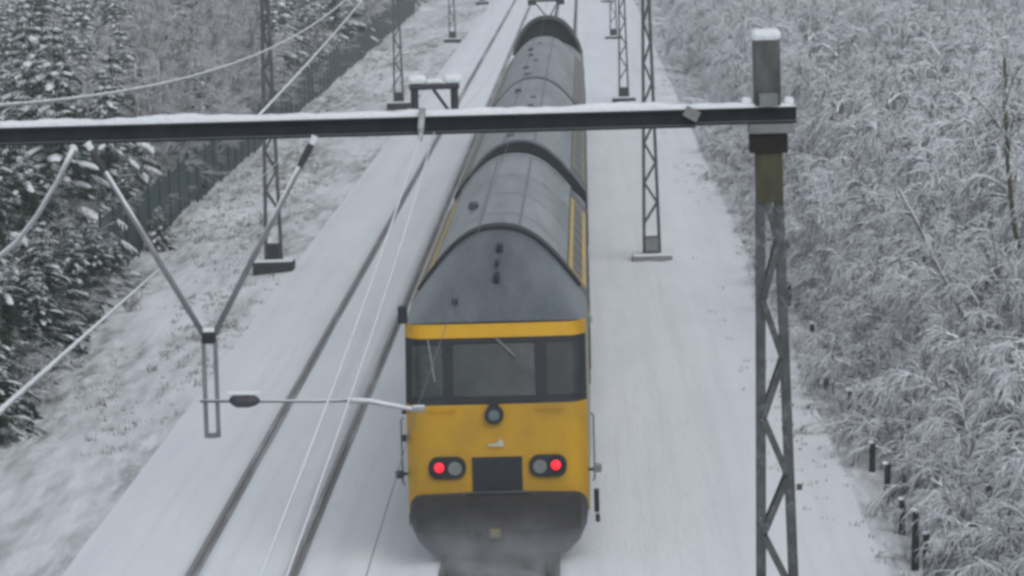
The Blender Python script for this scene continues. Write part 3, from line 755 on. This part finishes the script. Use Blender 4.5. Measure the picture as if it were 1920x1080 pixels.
for i, (x, y, k_) in enumerate(((-12.35, 76, .50), (-12.75, 80, .62), (-12.6, 84, .45), (-13.0, 87, .60), (-11.75, 72.5, .42), (-12.95, 92.5, .48), (-13.1, 98, .40))):
    plant('dark%d' % (i % 2), 'conifer', x, y, k_, 'young dark evergreen growing right against the near end of the green fence', 'tree', 'young evergreens at the near end of the green fence', 1.15)
nL = 0; y = 84.
while y < 235:
    x = fx(y)-1.6-rnd.uniform(0, .6)
    xmin = (-1120)/F*y-2.5
    while x > xmin:
        px = 1100+x*F/y
        r = rnd.random()
        brown = (230 < px < 500 and r < .75) or r < (.05 if px < 130 else .18)
        if brown: plant('brown%d' % rnd.randrange(3), 'bare_shrub', x, y+rnd.uniform(-1, 1), rnd.uniform(.7, 1.05), 'grey-brown leafless shrub among the conifers behind the green fence', 'shrub', G_B, 1.1)
        elif r > .80 or (px < 110 and r > .35): plant('dark%d' % rnd.randrange(2), 'conifer', x, y+rnd.uniform(-1, 1), rnd.uniform(.7, 1.15), 'dark green conifer with little snow behind the green fence', 'tree', 'dark conifers behind the green fence', 1.05)
        else: plant('spruce%d' % rnd.randrange(3), 'conifer', x, y+rnd.uniform(-1, 1), rnd.uniform(.65, 1.1), 'conifer heavy with snow behind the green fence', 'tree', G_L, 1.05)
        x -= rnd.uniform(3., 4.2); nL += 1
    y += rnd.uniform(5.2, 6.4) if y < 150 else 8.
print('left trees', nL)
plant('dark0', 'conifer', 8.0, 236, .9, 'dark green conifer at the far end of the right thicket', 'tree', None, 1.3)
plant('brown0', 'bare_shrub', -11.9, 95, .16, 'small dark shrub on the snowy bank in front of the green fence', 'shrub', None, 1.2)

# far woods on both sides, one mass each
def far_wood(name, spots_, label):
    V, Fq, mats_idx, mats_ = [], [], [], []
    off = 0; arr_v, arr_l, arr_m = [], [], []
    for key, x, y, sc in spots_:
        for me in PROTO[key][1:]:
            n_ = len(me.vertices); co = np.empty(n_*3); me.vertices.foreach_get('co', co); co = co.reshape(-1, 3)
            nl = len(me.loops); li = np.empty(nl, dtype=np.int32); me.loops.foreach_get('vertex_index', li)
            a = rnd.uniform(0, 6.28); c_, s_ = math.cos(a), math.sin(a)
            co = co@np.array([[c_, s_, 0], [-s_, c_, 0], [0, 0, 1]])*sc+np.array([x, y, base_h(x, y)])
            mm = me.materials[0]
            if mm not in mats_: mats_.append(mm)
            arr_v.append(co); arr_l.append(li+off); arr_m.append(np.full(nl//4, mats_.index(mm), dtype=np.int32)); off += n_
    V = np.concatenate(arr_v); L = np.concatenate(arr_l); mi = np.concatenate(arr_m)
    me = bpy.data.meshes.new(name); nf = len(L)//4
    me.vertices.add(len(V)); me.vertices.foreach_set('co', V.ravel())
    me.loops.add(len(L)); me.loops.foreach_set('vertex_index', L.astype(np.int32))
    me.polygons.add(nf); me.polygons.foreach_set('loop_start', np.arange(0, nf*4, 4, dtype=np.int32))
    for m_ in mats_: me.materials.append(m_)
    me.polygons.foreach_set('material_index', mi); me.update(calc_edges=True)
    o = bpy.data.objects.new(name, me); col.objects.link(o); return tag(o, label, 'wood', None, 'stuff')
sp = []
y = 170.
while y < 420:
    x = 7.0+rnd.uniform(-.3, .8)+max(0, (y-170)*.012)
    while x < .12*y+5:
        sp.append((('pale%d' % rnd.randrange(3)) if rnd.random() < .5 else 'bare%d' % rnd.randrange(4), x, y+rnd.uniform(-2, 2), rnd.uniform(.8, 1.2))); x += rnd.uniform(3.2, 4.6)
    y += 7 if y < 260 else 12
far_wood('far_thicket', sp, 'far snow-laden wood right of the line fading into haze'); print('far right', len(sp))
sp = []
y = 240.
while y < 460:
    x = fx(y)-1.8
    while x > -.16*y-4:
        k = rnd.random()
        sp.append((('spruce%d' % rnd.randrange(3)) if k < .5 else ('dark%d' % rnd.randrange(2) if k < .7 else 'brown%d' % rnd.randrange(3)), x, y+rnd.uniform(-2, 2), rnd.uniform(.8, 1.2))); x -= rnd.uniform(3.5, 5)
    y += 9 if y < 320 else 14
far_wood('far_wood', sp, 'far snowy conifer wood left of the line fading into haze'); print('far left', len(sp))

# dead grass and weeds poking through the snow
gs = []
r3 = random.Random(21)
def tuft(x, y, h, n):
    z = base_h(x, y)
    for i in range(n):
        a = r3.uniform(0, 6.28); q = r3.uniform(.3, 1.); X, Y_ = x+r3.uniform(-.1, .1), y+r3.uniform(-.1, .1)
        gs.append((X, Y_, z-.02, X+math.cos(a)*h*q*.7, Y_+math.sin(a)*h*q*.7, z+h*r3.uniform(.4, 1), .010, .004))
for i in range(6000):
    y = 44+210*r3.random()**1.6; x = r3.uniform(max(fx(y)+.2, -.16*y-1), -8.3)
    dn = wob(x*.5, y*.22, 1.)+.35*wob(x, y, 1.3)+.6*(-x-10.4)/3
    if dn+r3.uniform(-.35, .35) < .12: continue
    tuft(x, y, r3.uniform(.04, .15) if i % 40 else r3.uniform(.15, .3), 5 if i % 40 else 12)
for i in range(900):
    y = 44+160*r3.random()**1.5; x = 2.6+2.6*r3.random()**.5
    if wob(x, y*.4, 1.)+r3.uniform(-.4, .4) < .15: continue
    tuft(x, y, r3.uniform(.04, .12), 4)
go = bpy.data.objects.new('grass', seg_mesh('grass', gs, 'grass', 3)); col.objects.link(go)
tag(go, 'dead grass and weeds poking through the snow beside the line', None, None, 'stuff')

# ------------------------------------------------------------------ air
HAZE = .0006
hz = MB().box((0, 1000, 5.5), (1700, 4000, 15)).build('haze', 'snow')
hz.data.materials.clear(); hm = bpy.data.materials.new('haze'); hm.use_nodes = True; nt = hm.node_tree
nt.nodes.remove(nt.nodes['Principled BSDF']); pv = nt.nodes.new('ShaderNodeVolumePrincipled')
pv.inputs['Color'].default_value = (.93, .95, .97, 1); pv.inputs['Density'].default_value = HAZE
nt.links.new(pv.outputs[0], nt.nodes['Material Output'].inputs['Volume']); hz.data.materials.append(hm)
tag(hz, 'thin winter haze over the line', None, None, 'stuff')

sp_ = MB().box((TT, FY-.2, .65), (4.4, 5.6, 1.6)).build('snow_spray', 'snow')
sp_.data.materials.clear(); hm = bpy.data.materials.new('snow_spray'); hm.use_nodes = True; nt = hm.node_tree
nt.nodes.remove(nt.nodes['Principled BSDF']); pv = nt.nodes.new('ShaderNodeVolumePrincipled')
pv.inputs['Color'].default_value = (.93, .95, .97, 1)
tc = N(nt, 'ShaderNodeTexCoord'); mp = N(nt, 'ShaderNodeMapping'); mp.inputs['Location'].default_value = (-TT/2.1, -(FY-.2)/2.7, -.12/.85)
mp.inputs['Scale'].default_value = (1/2.1, 1/2.7, 1/.85)
nt.links.new(tc.outputs['Object'], mp.inputs[0])
ln = N(nt, 'ShaderNodeVectorMath', operation='LENGTH'); nt.links.new(mp.outputs[0], ln.inputs[0])
fall = ramp(nt, ln.outputs['Value'], .15, 1., (1,)*3, (0,)*3)
dn = math_(nt, 'MULTIPLY', fall, ramp(nt, noise(nt, 1.3, 4), .35, .7))
nt.links.new(math_(nt, 'MULTIPLY', dn, .7), pv.inputs['Density'])
nt.links.new(pv.outputs[0], nt.nodes['Material Output'].inputs['Volume']); sp_.data.materials.append(hm)
tag(sp_, 'powder snow whirled up under the tail of the train', None, None, 'stuff')

# ------------------------------------------------------------------ light
w = bpy.data.worlds.new('World'); scene.world = w; w.use_nodes = True; nt = w.node_tree
sky = nt.nodes.new('ShaderNodeTexSky'); sky.sky_type = 'NISHITA'; sky.sun_disc = False
EL, AZ = R(50), R(150)
sky.sun_elevation = EL; sky.sun_rotation = AZ; sky.air_density = 1.; sky.dust_density = 1.5; sky.ozone_density = 1.
hs = nt.nodes.new('ShaderNodeHueSaturation'); hs.inputs['Saturation'].default_value = .38
nt.links.new(sky.outputs[0], hs.inputs['Color']); nt.links.new(hs.outputs[0], nt.nodes['Background'].inputs[0])
nt.nodes['Background'].inputs[1].default_value = .12
sl = bpy.data.lights.new('sun', 'SUN'); sl.energy = .8; sl.angle = R(60); sl.color = (1, 1, 1)
so = bpy.data.objects.new('sun', sl); col.objects.link(so)
sd = Vector((math.sin(AZ)*math.cos(EL), math.cos(AZ)*math.cos(EL), math.sin(EL)))
so.rotation_euler = sd.to_track_quat('Z', 'Y').to_euler()

vs_ = scene.view_settings; vs_.view_transform = 'Standard'; vs_.look = 'None'; vs_.gamma = 1; vs_.exposure = .09
scene.cycles.use_denoising = True
scene.cycles.max_bounces = 6; scene.cycles.volume_bounces = 1
scene.cycles.pixel_filter_type = 'BLACKMAN_HARRIS'; scene.cycles.filter_width = 3.3
